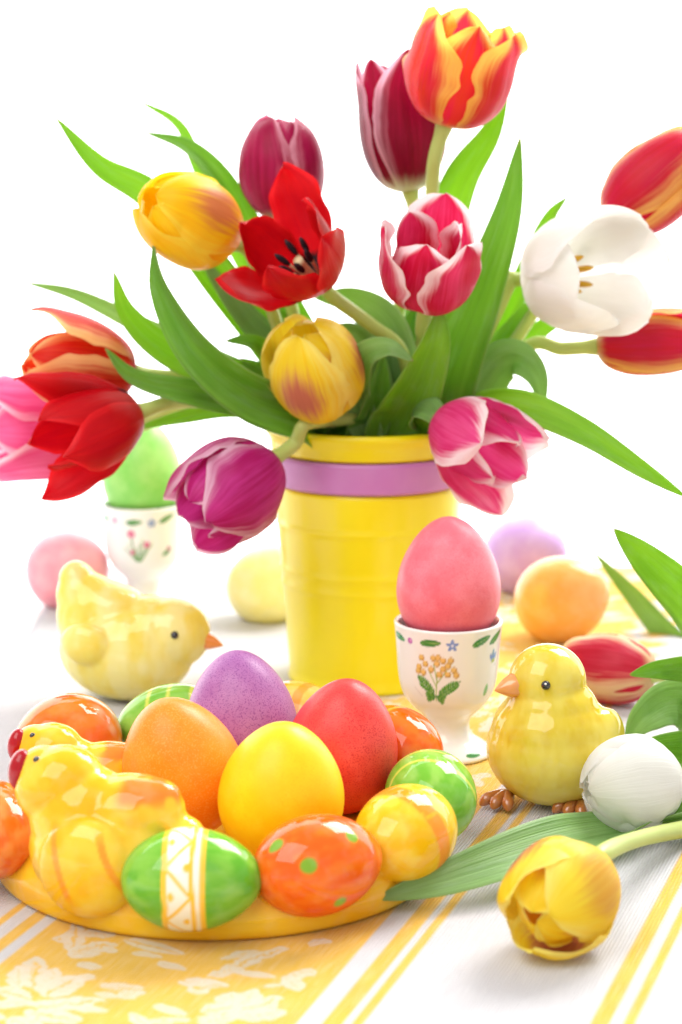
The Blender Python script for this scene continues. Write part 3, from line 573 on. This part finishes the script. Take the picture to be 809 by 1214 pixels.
l3 = loose('yellow tulip with pink blush lying open on the cloth beneath the white bud', 'blushed', b, tp, 1.98, [P(752, 996, 76), P(800, 985, 80), P(860, 975, 84)], (b[0], b[1], 0), L=4.3, inner=.9, itip=-4, roll=28, tipa=10, flares=(1, -9, 2, -9, 1, -9), wid=1.32, ripple=.07)
def pl(t, pts, W, **k): leaf(t, [np.array(p, float) if len(p) == 3 and isinstance(p, np.ndarray) else P(*p) for p in pts][::-1], W, **k)
pl(l3, [(446, 1066, 73.0), (525, 1044, 74.0), (605, 1020, 75.8), (675, 1002, 78.2), (730, 990, 80.6), (800, 980, 82)], 2.7, mat=LEAF2, roll=-80, roll1=0, fold=.6, base_w=.8)
pl(l1, [(728, 627, 95), (765, 662, 95), (812, 706, 96), (870, 765, 98), l1_], 2.6, mat=LEAF3, roll=20, roll1=0, fold=.35, base_w=.3)
pl(l1, [(705, 655, 116), (750, 705, 116), (800, 760, 115), (860, 800, 111), l1_], 1.8, mat=LEAF2, roll=20, base_w=.25)
pl(l2, [(747, 800, 87), (785, 792, 87), (830, 795, 88), (880, 830, 88), b2_], 1.7, mat=LEAF, roll=25, fold=.4, base_w=.3)
pl(l2, [(738, 905, 86.5), (775, 893, 86.5), (820, 893, 87), (860, 900, 87), b2_], 2.6, mat=LEAF, roll=10, fold=.3, base_w=.3)
pl(l2, [(742, 880, 90.5), (765, 850, 90.5), (800, 832, 91), (850, 850, 91), b2_], 2.6, mat=LEAF2, roll=10, fold=.3, base_w=.3)
pl(l2, [(770, 975, 80.5), (795, 955, 81.5), (830, 930, 83), (880, 905, 86)], 2.0, mat=LEAF, roll=15, fold=.4)
pl(l3, [(775, 985, 85), (800, 960, 85), (830, 920, 85.5), (870, 880, 87)], 2.0, mat=LEAF, roll=-20, fold=.3)

# ------------------------------------------------------------------ dyed eggs
def dyed(name_label, px, py, Y, mat, length=5.8, width=4.55, tilt=(0, 0), z=None, group=None, cat='egg'):
    c = P(px, py, Y) if z is None else G(px, py, z)
    me = egg_mesh('egg', length, width); xform(me, rotm('Y', tilt[0]) @ rotm('X', tilt[1]))
    o = obj('dyed_egg', me, mat); o.location = Vector(c) * S; return tag(o, name_label, cat, group)
DG = 'dyed eggs in the ceramic dish'
m_or = shell_mat('shell_orange', (.90, .24, .008), (.93, .31, .02), (.95, .48, .12), .45)
m_ye = shell_mat('shell_yellow', (.93, .60, .003), (.93, .68, .012), (.95, .52, .003), .35)
m_re = shell_mat('shell_coral', (.80, .05, .045), (.86, .09, .08), (.62, .015, .03), .75)
m_pu = shell_mat('shell_purple', (.40, .14, .38), (.48, .20, .45), (.24, .05, .26), .8)
m_pk = shell_mat('shell_pink', (.84, .15, .20), (.90, .24, .30), (.70, .08, .14), .3)
m_gr = shell_mat('shell_green', (.22, .60, .10), (.36, .69, .18), (.3, .6, .2), .2)
dyed('smooth orange dyed egg leaning in the dish next to the ceramic hens', 215, 908, 79.0, m_or, tilt=(-14, 12), group=DG)
dyed('bright yellow dyed egg standing foremost in the dish', 334, 938, 76.8, m_ye, 5.6, 4.65, tilt=(4, 10), group=DG)
dyed('coral red dyed egg standing in the dish', 406, 884, 82.2, m_re, 5.7, 4.4, tilt=(7, 6), group=DG)
dyed('speckled purple dyed egg standing behind the orange egg in the dish', 286, 852, 84.8, m_pu, 5.8, 4.5, tilt=(-4, -4), group=DG)
BG = 'pale eggs scattered behind the bucket'
dyed('pink egg lying behind the ceramic chick near the green egg in its cup', 82, 675, 121.5, shell_mat('shell_pale_pink', (.85, .30, .36), (.9, .42, .46), (.85, .3, .35), .2), 5.2, 4.6, tilt=(70, 30), z=2.2, group=BG)
dyed('pale yellow egg lying beside the bucket', 322, 692, 119, shell_mat('shell_pale_yellow', (.92, .82, .30), (.92, .86, .45), (.9, .8, .3), .2), 5.4, 4.4, tilt=(60, 20), z=2.1, group=BG)
dyed('pale lilac egg lying behind the peach egg', 626, 657, 126, shell_mat('shell_lilac', (.54, .32, .74), (.62, .42, .80), (.6, .4, .7), .2), 5.7, 4.9, tilt=(50, 50), z=2.35, group=BG)
dyed('glossy peach orange egg lying behind the seated chick', 668, 710, 114, shell_mat('shell_peach', (.93, .42, .10), (.94, .52, .2), (.9, .4, .1), .2, .2), 5.5, 4.75, tilt=(62, 25), z=2.3, group=BG)

# ------------------------------------------------------------------ egg cups
def cup_profile():
    H = 6.3; o = []
    outer = [(0.02, .25), (1.3, .2), (1.75, 0), (1.95, .0), (2.08, .12), (2.02, .28), (1.75, .5), (1.3, .8), (1.05, 1.15), (1.0, 1.5), (1.15, 1.85), (1.55, 2.25), (1.95, 2.75), (2.18, 3.35), (2.28, 4.0), (2.34, 4.8), (2.40, 5.6), (2.45, 6.1), (2.46, 6.22), (2.42, 6.29), (2.35, 6.30), (2.28, 6.24), (2.22, 6.0), (2.15, 5.0), (1.95, 3.9), (1.5, 3.1), (.8, 2.8), (0.02, 2.7)]
    return catmull(outer, 250)
def make_cup(label, px, Y, motif, zrot=0):
    base = P(px, 700, Y); base[2] = 0
    t = thing('egg_cup', label, 'egg cup', base)
    n = 420; prof = cup_profile(); me = lathe('egg_cup_body', [(max(r, .02), z) for r, z in prof], n)
    c = coords(me); th = np.arctan2(c[:, 0], -c[:, 1])           # 0 faces -Y
    rr = np.hypot(c[:, 0], c[:, 1]); X = th * 2.4; Z = c[:, 2]
    outer = np.zeros(len(c), bool); k = np.argmax(prof[:, 0] * (prof[:, 1] > 5)); outer[:(k + 3) * n] = True
    col = np.tile([.86, .845, .82], (len(c), 1))
    for cov, cc in motif(X, Z): 
        cov = cov * outer; col = lerp(0, 0, 0) if False else col * (1 - cov)[:, None] + np.array(cc) * cov[:, None]
    paint(me, col); obj('body', me, CHINA, t); return t, base
GRN, GR2, GRL = (.05, .24, .05), (.03, .17, .06), (.16, .36, .07)
def rimrow(X, Z, seq):
    o = []
    for kind, x, z, c, sl in seq:
        if kind == 'leaf':
            l = .5; o += [(lens(X, Z, (x - l, z - sl * l), (x + l, z + sl * l), .36, .025), c), (line(X, Z, (x - l * .8, z - sl * l * .8), (x + l * .8, z + sl * l * .8), .035, .02), (.25, .45, .12))]
        elif kind == 'dot': o += [(disc(X, Z, (x, z), .15), c), (disc(X, Z, (x + .04, z + .03), .06), (.75, .3, .6))]
        else:
            for a in range(5):
                q = R_(a * 72 + 18); o.append((lens(X, Z, (x, z), (x + .3 * math.cos(q), z + .3 * math.sin(q)), .17, .02), c))
            o.append((disc(X, Z, (x, z), .06), (.75, .75, .85)))
    return o
def motif_tansy(X, Z):
    o = rimrow(X, Z, [('leaf', -2.85, 5.75, (.03, .30, .14), -.15), ('dot', -2.0, 5.72, (.50, .12, .42), 0), ('leaf', -.93, 5.75, GRN, .08), ('star', .07, 5.68, (.20, .28, .62), 0), ('leaf', 1.5, 5.78, GRN, .35), ('leaf', 2.5, 5.8, GRN, .5)])
    cx = -.68
    stm = (cx + .02, 3.1)
    for a, b2 in (((cx - .02, 3.05), (cx + .06, 4.4)), ((cx + .03, 3.7), (cx - .35, 4.5)), ((cx + .05, 3.9), (cx + .5, 4.5)), ((cx + .05, 4.0), (cx - .1, 4.8))): o.append((line(X, Z, a, b2, .05, .02), (.30, .45, .10)))
    for side, (ex, ez) in ((-1, (cx - .95, 4.2)), (1, (cx + 1.15, 4.0)), (-1, (cx - .55, 3.2)), (1, (cx + .4, 3.1))):
        a = np.array([cx, 3.25]); b2 = np.array([ex, ez]); o.append((line(X, Z, tuple(a), tuple(b2), .05, .02), GRN)); d = b2 - a; nn = np.array([-d[1], d[0]]) / np.hypot(*d); dn = d / np.hypot(*d)
        m = 9 if np.hypot(*d) > .8 else 4
        for q in range(m):
            p = a + d * (.15 + .8 * q / m); l = .34 * math.sin(math.pi * (.25 + .7 * q / m))
            for sgn in (-1, 1): o.append((lens(X, Z, tuple(p), tuple(p + (nn * sgn * .8 + dn * .65) * l), .11, .02), (.07, .27, .04) if (q + sgn) % 2 else (.14, .36, .06)))
    rg = np.random.RandomState(4)
    for x, z in ((-.75, 4.55), (-.45, 4.75), (-.2, 4.5), (.05, 4.8), (.3, 4.55), (.5, 4.75), (.75, 4.5), (.15, 4.35), (-.55, 4.38), (.5, 4.33), (-.1, 5.05), (.1, 5.12), (-.62, 5.0), (.62, 4.95), (.3, 5.0), (-.8, 4.38), (.85, 4.33)):
        p = (cx + x * 1.12, z + rg.uniform(-.04, .04)); o += [(disc(X, Z, p, .15), (.52, .28, .06)), (disc(X, Z, (p[0] - .02, p[1] + .03), .105), (.80, .52, .16))]
    bx = 2.35
    for a, b2, c in (((bx, 4.75), (bx + .02, 5.3), (.18, .32, .5)), ((bx, 4.75), (bx - .25, 5.05), (.14, .25, .6)), ((bx, 4.75), (bx + .3, 5.05), (.18, .3, .6)), ((bx - .1, 4.7), (bx + .2, 4.75), (.4, .5, .1))): o.append((lens(X, Z, a, b2, .24, .02), c))
    o.append((line(X, Z, (bx, 4.45), (bx + .3, 4.5), .03), (.5, .5, .5)))
    o.append((lens(X, Z, (2.0, 3.1), (2.05, 3.7), .3), (.22, .5, .15))); o.append((line(X, Z, (-1.85, 3.6), (-1.45, 3.2), .025), (.55, .5, .5)))
    # foot sprig
    o.append((lens(X, Z, (1.0, .38), (2.2, .40), .22), GRN)); o.append((lens(X, Z, (-1.4, .38), (-.4, .40), .2), GRN))
    return o
def motif_daisies(X, Z):
    o = rimrow(X, Z, [('leaf', -2.6, 5.6, (.03, .3, .16), .1), ('dot', -1.55, 5.6, (.62, .10, .35), 0), ('leaf', -.3, 5.55, GRN, .06), ('star', .75, 5.5, (.16, .25, .5), 0), ('leaf', 1.7, 5.7, GRN, .4)])
    for i, x in enumerate((-.95, -.7, -.5, -.25, 0, .2, .45, .75)): o.append((line(X, Z, (-.2 + .04 * i, 3.2), (x, 4.0 + .5 * ((i * 7) % 3) / 2), .07, .03), GRL if i % 2 else GRN))
    for a, b2 in (((-.2, 3.2), (-.5, 4.8)), ((-.1, 3.2), (.45, 4.2)), ((-.2, 3.2), (-.45, 3.7))): o.append((line(X, Z, a, b2, .05), GRN))
    for p, r in (((-.5, 4.85), .24), ((.45, 4.22), .2), ((-.45, 3.75), .15)): o += [(disc(X, Z, p, r, .04), (.62, .08, .22)), (disc(X, Z, p, r * .4), (.75, .3, .4))]
    o += [(lens(X, Z, (1.5, 3.5), (2.1, 3.8), .3), GRN), (disc(X, Z, (1.95, 3.85), .16), (.45, .1, .2))]
    return o
_, cb = make_cup('white china egg cup painted with a yellow tansy sprig, holding the pink egg', 532, 93, motif_tansy)
e = dyed('deep pink dyed egg standing in the tansy painted cup', 531, 681, 93, m_pk, 6.05, 4.55, tilt=(0, 0)); e.location = Vector((cb[0], cb[1], 8.02)) * S
_, cb = make_cup('white china egg cup painted with small pink flowers, holding the green egg', 171, 122, motif_daisies)
e = dyed('marbled light green egg standing in the pink flower painted cup', 171, 550, 122, m_gr, 6.3, 4.55); e.location = Vector((cb[0], cb[1], 8.2)) * S

# ------------------------------------------------------------------ ceramic dish with its ring of eggs and two hens
DC = np.array([-5.2, 79.5, 0]); DR = 8.75
dish = thing('ceramic_dish', 'yellow glazed ceramic dish ringed with painted eggs and two hens', 'dish', DC)
prof = catmull([(.02, .3), (7.6, .3), (8.2, .25), (8.5, .02), (8.8, .02), (9.0, .05), (9.14, .2), (9.2, .5), (9.2, .9), (9.0, 1.4), (8.6, 1.9), (8.0, 2.1), (7.7, 1.6), (7.2, 1.05), (6.4, .85), (3, .8), (.02, .8)], 150)
me = lathe('dish_bowl', [(max(r, .02), max(z, .015)) for r, z in prof], 160); c = coords(me); n = fbm(c * [1, 1, 2], .7, 11, 3)
paint(me, lerp((.84, .43, .008), (.88, .55, .03), sm(.3, .7, n))); me.transform(Matrix.Translation((.0045, -.001, 0)) @ Matrix.Diagonal((.965, .975, 1, 1))); obj('bowl', me, GLAZE, dish)
LEN, WID = 5.0, 3.55
def ring_egg(ang, colfun, name='ceramic_egg', label=None, dz=0, length=LEN, width=WID, spin=0, flip=False, dr=0):
    me = egg_mesh('ceramic_egg', length, width, .05, 150, 110); c = coords(me)
    t = c[:, 2] / (length / 2); th = np.arctan2(c[:, 1], c[:, 0])      # axial -1..1; th 0 faces outward, +90 up
    paint(me, colfun(c, t, th)); a = R_(ang); out_ = np.array([math.cos(a), math.sin(a), 0]); tan = np.array([-math.sin(a), math.cos(a), 0]) * (-1 if flip else 1)
    up = np.cross(tan, out_)
    if up[2] < 0: up = -up
    M = np.stack([out_, up if not flip else up, tan], 1)
    if np.linalg.det(M) < 0: M[:, 1] *= 1
    xform(me, M @ rotm('Z', spin), out_ * (DR + dr) + np.array([0, 0, 2.3 + dz]))
    if np.linalg.det(M) < 0: me.flip_normals()
    o = obj(name, me, GLAZE, dish)
    if label: o['label'] = label
def brush(c, seed, stretch=(1, 1, .25)): return fbm(c * np.array(stretch), 2.2, seed, 3)
def tri(x): return np.abs(((x / math.pi) % 2) - 1)
def green_band(c, t, th):
    col = lerp((.12, .42, .02), (.24, .54, .06), sm(.3, .72, brush(c, 21)))
    w0 = sm(-.34, -.31, t) * (1 - sm(.18, .21, t)); nb_ = brush(c, 5)
    col = col * (1 - w0)[:, None] + np.array([.90, .87, .80]) * w0[:, None]
    y = np.maximum.reduce([1 - sm(.03, .05, np.abs(t + .33 + .01 * np.sin(th * 7))), 1 - sm(.025, .045, np.abs(t - .06 + .02 * np.sin(th * 3))), (1 - sm(.025, .045, np.abs(t - .2)))])
    zg = tri(th * 5.5); z = (1 - sm(.02, .045, np.abs((t + .14) - (zg - .5) * .36))) * (t > -.34) * (t < .08)
    ph = (th * 5.5 / math.pi) % 2
    d1 = 1 - sm(.035, .055, np.hypot((t + .24), (np.minimum(ph, 2 - ph)) * .28)); d2 = 1 - sm(.035, .055, np.hypot((t + .02), (ph - 1) * .28))
    y = np.maximum.reduce([y, z, d1, d2]); return col * (1 - y)[:, None] + np.array([.90, .55, .05]) * y[:, None]
def orange_dots(c, t, th):
    n = brush(c, 31, (1, 1, .5)); col = lerp((.84, .115, .003), (.88, .19, .010), sm(.35, .75, n))
    for tt, hh, r in ((.3, .85, .11), (-.48, .42, .12), (.75, 1.5, .1), (-.1, 2.0, .11), (-.75, 1.3, .1), (.0, -.5, .1)):
        d = np.hypot(t - tt, (th - hh) * .75 * np.sqrt(np.clip(1 - tt * tt, .1, 1))); col = lerp(0, 0, 0) if False else col * sm(r * .8, r * 1.1, d)[:, None] + np.array([.22, .42, .03]) * (1 - sm(r * .8, r * 1.1, d))[:, None]
    return col
def yellow_ribbon(c, t, th):
    n = brush(c, 41, (1, 1, .7)); col = lerp((.88, .50, .006), (.90, .62, .05), sm(.35, .7, n))
    w0 = (1 - sm(.13, .17, np.abs(t + .05 + .22 * np.sin(th * 1.0 + .6)))) * sm(.2, .5, brush(c, 8, (2, 2, .6)) + .1)
    e0 = (1 - sm(.02, .04, np.abs(np.abs(t + .05 + .22 * np.sin(th + .6)) - .17)))
    col = col * (1 - w0)[:, None] + np.array([.90, .30, .02]) * w0[:, None]; return col * (1 - e0 * .5)[:, None] + np.array([.85, .45, .03]) * (e0 * .5)[:, None]
def green_swirl(c, t, th):
    col = lerp((.16, .46, .03), (.28, .56, .08), sm(.3, .7, brush(c, 51)))
    y = np.maximum.reduce([1 - sm(.02, .045, np.abs(t - q + .12 * np.sin(th * 2))) for q in (-.35, .05, .4)]); return col * (1 - .7 * y)[:, None] + np.array([.75, .72, .12]) * (.7 * y)[:, None]
def orange_line(c, t, th):
    col = lerp((.84, .11, .002), (.88, .18, .01), sm(.35, .7, brush(c, 61))); y = np.maximum(1 - sm(.025, .05, np.abs(t + .15 - .1 * np.sin(th))), 1 - sm(.025, .05, np.abs(t - .4)))
    return col * (1 - y)[:, None] + np.array([.72, .42, .03]) * y[:, None]
def yellow_stripes(c, t, th):
    col = lerp((.90, .52, .03), (.92, .68, .2), sm(.3, .7, brush(c, 71))); y = sm(.1, .4, np.sin(t * 16 + np.sin(th * 2))) * .7; return col * (1 - y)[:, None] + np.array([.85, .30, .02]) * y[:, None]
def flower_egg(c, t, th):                   # big orange blossom with cream centre on the inner-facing end
    col = lerp((.84, .13, .006), (.88, .22, .02), sm(.3, .7, brush(c, 81)))
    ax = np.cos(2.3) * 0; p = np.stack([c[:, 0] / 2.0, c[:, 1] / 2.0, c[:, 2] / 2.6], 1); d0 = unit([-.25, .42, -.85]); ang = np.arccos(np.clip((p @ d0) / (np.linalg.norm(p, axis=1) + 1e-9), -1, 1))
    e1 = unit(np.cross(d0, [1, 0, 0])); e2 = np.cross(d0, e1); az = np.arctan2(p @ e2, p @ e1)
    ray_ = .5 + .5 * np.cos(az * 9); cr = (1 - sm(.30, .62, ang)) * (.55 + .45 * ray_) + sm(.6, .9, 1 - np.abs(ang - .75) * 3) * (1 - ray_) * .5
    col = col * (1 - np.clip(cr, 0, 1))[:, None] + np.array([.92, .66, .45]) * np.clip(cr, 0, 1)[:, None]
    y = 1 - sm(.13, .18, ang); return col * (1 - y)[:, None] + np.array([.92, .55, .02]) * y[:, None]
def orange_leafy(c, t, th):
    col = lerp((.84, .14, .01), (.88, .28, .06), sm(.3, .7, brush(c, 91))); y = 1 - sm(.5, .8, np.hypot((t + .1) * 2.2, (th - 1.2) * 1.2)); return col * (1 - y)[:, None] + np.array([.25, .5, .12]) * y[:, None]
ring_egg(269.5, green_band, label='green ceramic egg with a white zigzag band')
ring_egg(300, orange_dots, label='orange ceramic egg with green dots', dz=.1)
ring_egg(331, yellow_ribbon, label='yellow ceramic egg with an orange ribbon', dz=.1)
ring_egg(3, green_swirl, label='green ceramic egg with thin yellow swirls')
ring_egg(37, orange_line, label='orange ceramic egg with ochre lines', dz=.35, dr=.5)
ring_egg(71, yellow_stripes, dz=.5, dr=.7); ring_egg(103, green_swirl, dz=.35, dr=.5)
ring_egg(134, flower_egg, label='orange ceramic egg with a cream blossom', dz=.35, dr=.5, width=3.9)
ring_egg(204, orange_leafy, label='orange ceramic egg with a green leaf')
RED = plain('comb_glaze', (.42, .003, .010), .3, .7, .2, 80, 0.1); BLACK = plain('black_glaze', (.008, .009, .014), .2, 1.); 
def hen(ang, face, dr=0, dz=0, seed=1, k=1., off=(0, 0)):
    a = R_(ang); base = np.array([math.cos(a), math.sin(a), 0]) * (DR + dr) + np.array([off[0], off[1], dz]); M = rotm('Z', face)   # local +X = forward
    B = [((-.1, 0, 2.3), (2.95, 2.15, 2.2)), ((.9, 0, 3.4), (1.9, 1.7, 1.9), rotm('Y', 25)), ((1.75, 0, 4.5), (1.62, 1.4, 1.35), rotm('Y', 25)), ((2.5, 0, 5.0), (.95, .8, .75), rotm('Y', 40)), ((-.6, 0, 3.6), (2.2, 1.5, 1.45), rotm('Y', 12)),
         ((-1.5, 0, 4.25), (1.15, .9, .75), rotm('Y', 8)), ((-2.6, 0, 3.0), (.9, .8, .8)), ((.15, -1.6, 2.2), (1.75, .85, 1.75), rotm('Y', 12)), ((.15, 1.6, 2.2), (1.75, .85, 1.75), rotm('Y', 12))]
    B = [(np.array(p[0]) * k, np.array(p[1]) * k) + ((p[2],) if len(p) > 2 else ()) for p in B]
    me = blobs('hen_body', B, .085, 7); c = coords(me) / k; n = fbm(c, .9, seed, 3)
    col = lerp((.86, .46, .008), (.90, .60, .05), sm(.36, .68, n))
    tail = sm(-.5, -1.0, c[:, 0]) * sm(4.1, 4.6, c[:, 2]) * sm(.35, .55, fbm(c, 1.6, seed + 4, 2) + .12); col = col * (1 - tail)[:, None] + np.array([.85, .22, .02]) * tail[:, None]
    for (x0, x1) in ((-1.0, -.2), (.7, 1.25)):   # brushed wing strokes on both sides
        q = (c[:, 2] - .9) / 3.0; cx = x0 + (x1 - x0) * 0 - .9 * (1 - q) * (1 - q) * (1 if x0 < 0 else .3) + .6 * q
        st = (1 - sm(.09, .16, np.abs(c[:, 0] - cx))) * sm(.6, 1.0, np.abs(c[:, 1])) * sm(.02, .2, q) * (1 - sm(.75, 1., q)); col = col * (1 - .8 * st)[:, None] + np.array([.85, .28, .02]) * (.8 * st)[:, None]
    paint(me, col); xform(me, M, base); body = obj('hen_body', me, GLAZE, dish)
    def sub(nm, c0, r, mat, rot=None):
        v, f = sphere(np.array(c0) * k, np.array(r) * k, rot, 20, 12); m2 = mesh(nm, v, f); xform(m2, M, base); return obj(nm, m2, mat, body)
    sub('comb', (3.05, .28, 5.0), (.44, .5, .74), RED, rotm('Y', -8)); sub('eye', (2.3, -.62, 5.52), (.14, .12, .14), BLACK); sub('eye', (2.3, .62, 5.52), (.14, .12, .14), BLACK)
hen(239, 165, dr=-1.0, dz=.1, seed=3, k=1.06, off=(.75, .2))
hen(172, 178, dr=-1.9, dz=-.05, seed=8, k=.9, off=(2.0, -.5))

# ------------------------------------------------------------------ ceramic chicks
BEAK = plain('beak_glaze', (.84, .34, .10), .3, 1., .3, 120); FOOT = plain('foot_glaze', (.50, .17, .04), .3, 1., .5, 90); WHT = plain('eye_glint_glaze', (.9, .9, .9), .2, 1.)
def cone_beak(c0, d, L, r, up):
    n = unit(d); s = unit(np.cross(n, up)); u = np.cross(s, n); v = []; f = []; N = 18; prof = [(0, 1.), (.25, .95), (.5, .72), (.75, .42), (.92, .18), (1., .03)]
    for t, k in prof:
        for i in range(N):
            q = 2 * math.pi * i / N; ridge = 1 + .12 * max(0, math.sin(q)) ** 4; gap = 1 - .16 * math.exp(-((abs(math.cos(q)) - 1) / .03) ** 2) * 1
            v.append(np.array(c0) + n * L * t + (s * math.cos(q) * 1.0 * gap + u * math.sin(q) * .85 * ridge) * r * k - u * .10 * L * t * t)
    f = gridfaces(N, len(prof), True); f.append(tuple(range((len(prof) - 1) * N, len(prof) * N))); return np.array(v), f
def chick_paint(me, seed, base=(.84, .62, .07), pale=(.88, .80, .34), dark=(.72, .38, .015)):
    c = coords(me); n = fbm(c * [1, 1, .4], 1.1, seed, 4); n2 = fbm(c * [1, 1, .5], 2.4, seed + 7, 3); col = lerp(base, pale, .8 * sm(.3, .72, n)); return c, lerp(lerp(dark, base, .35), col, sm(.18, .55, n2 * .5 + n * .5)) 
def chick_seated():
    loc = np.array([8.95, 85.8, 0])
    t = thing('ceramic_chick', 'yellow glazed ceramic chick sitting upright between the egg cup and white bud', 'figurine', loc); M = rotm('Z', 238); H = rotm('Z', 238).T @ rotm('Z', 200)   # body half towards the lens, head turned to the dish
    hd = lambda p: H @ np.array(p, float)
    B = [((0, 0, 2.45), (2.75, 2.85, 2.4)), ((.1, 0, 3.2), (2.5, 2.6, 2.0)), ((.15, 0, 4.2), (1.95, 2.0, 1.5)), (hd((.3, 0, 5.45)), (1.66, 1.6, 1.58), H), ((-1.9, 0, 2.6), (1.2, 1.1, .8), rotm('Y', 25)),
         ((-.5, 2.1, 2.7), (1.5, .78, 1.7), rotm('Y', -20)), ((-.5, -2.1, 2.7), (1.5, .78, 1.7), rotm('Y', -20)), (hd((1.5, 0, 5.3)), (.45, .5, .4), H)]
    me = blobs('chick_body', B, .09, 14); c, col = chick_paint(me, 13, (.68, .51, .03), (.76, .64, .12), (.60, .38, .01))
    paint(me, col); xform(me, M); obj('body', me, GLAZE, t)
    v, f = cone_beak(hd((1.72, 0, 5.36)), hd((1, 0, -.02)), 1.0, .58, (0, 0, 1)); m2 = mesh('beak', v, f); xform(m2, M); obj('beak', m2, BEAK, t)
    for s in (-1, 1):
        p = hd([1.02, s * 1.36, 5.66]); v, f = sphere(p, (.2, .2, .2)); m2 = mesh('eye', v, f); xform(m2, M); e = obj('eye', m2, BLACK, t)
        v, f = sphere(p + hd([.08, s * .15, .10]), .05); m2 = mesh('glint', v, f); xform(m2, M); obj('glint', m2, WHT, e)
        for k, a in enumerate((-28, 0, 28)):
            d = rotm('Z', a) @ np.array([1, 0, 0]); p0 = np.array([1.15 if s < 0 else .35, s * 1.5, .40]); c_ = [p0, p0 + d * .7 + [0, 0, .15], p0 + d * 1.1 + [0, 0, .02], p0 + d * 1.4 + [0, 0, -.18]]
            v, f = tube(catmull(c_, 14), np.array([.3, .30, .29, .26, .22, .21, .23, .26, .27, .26, .23, .19, .13, .04]), 12); v[:, 2] = np.maximum(v[:, 2], .01); m2 = mesh('toe', v, f); xform(m2, M); obj('toe', m2, FOOT, t)
chick_seated()
def chick_crouching():
    loc = np.array([-10.4, 102.0, 0]); t = thing('ceramic_chick', 'pale yellow ceramic chick crouching with raised tail beside the bucket', 'figurine', loc); M = rotm('Z', -14)
    B = [((-.3, 0, 2.6), (3.5, 2.6, 2.6)), ((-2.0, 0, 4.1), (1.9, 1.7, 2.1), rotm('Y', -12)), ((-2.55, 0, 5.1), (1.35, 1.3, 1.5), rotm('Y', -20)), ((-2.85, 0, 6.0), (.9, .95, .95), rotm('Y', -25)), ((-1.6, 0, 5.2), (1.6, 1.3, .9), rotm('Y', 35)), ((-.9, 0, 4.7), (2.2, 1.6, 1.2), rotm('Y', 20)), ((2.1, 0, 3.55), (1.95, 1.75, 1.8)), ((1.0, 0, 3.2), (2.2, 2.0, 2.2)),
         ((-1.6, -2.3, 3.3), (1.3, .62, 1.05), rotm('Y', 10)), ((-1.5, 2.05, 3.2), (1.35, .6, 1.15), rotm('Y', 10))]
    me = blobs('chick_body', B, .1, 7); c, col = chick_paint(me, 29, (.86, .70, .12), (.88, .79, .32), (.86, .62, .06)); paint(me, col); xform(me, M); obj('body', me, GLAZE, t)
    v, f = cone_beak((3.75, 0, 3.25), (1, 0, -.1), 1.0, .5, (0, 0, 1)); m2 = mesh('beak', v, f); xform(m2, M); obj('beak', m2, plain('beak_orange_glaze', (.85, .28, .05), .3, 1.), t)
    for s in (-1, 1):
        p = np.array([2.75, s * 1.55, 3.85]); v, f = sphere(p, .2); m2 = mesh('eye', v, f); xform(m2, M); obj('eye', m2, BLACK, t)
chick_crouching()
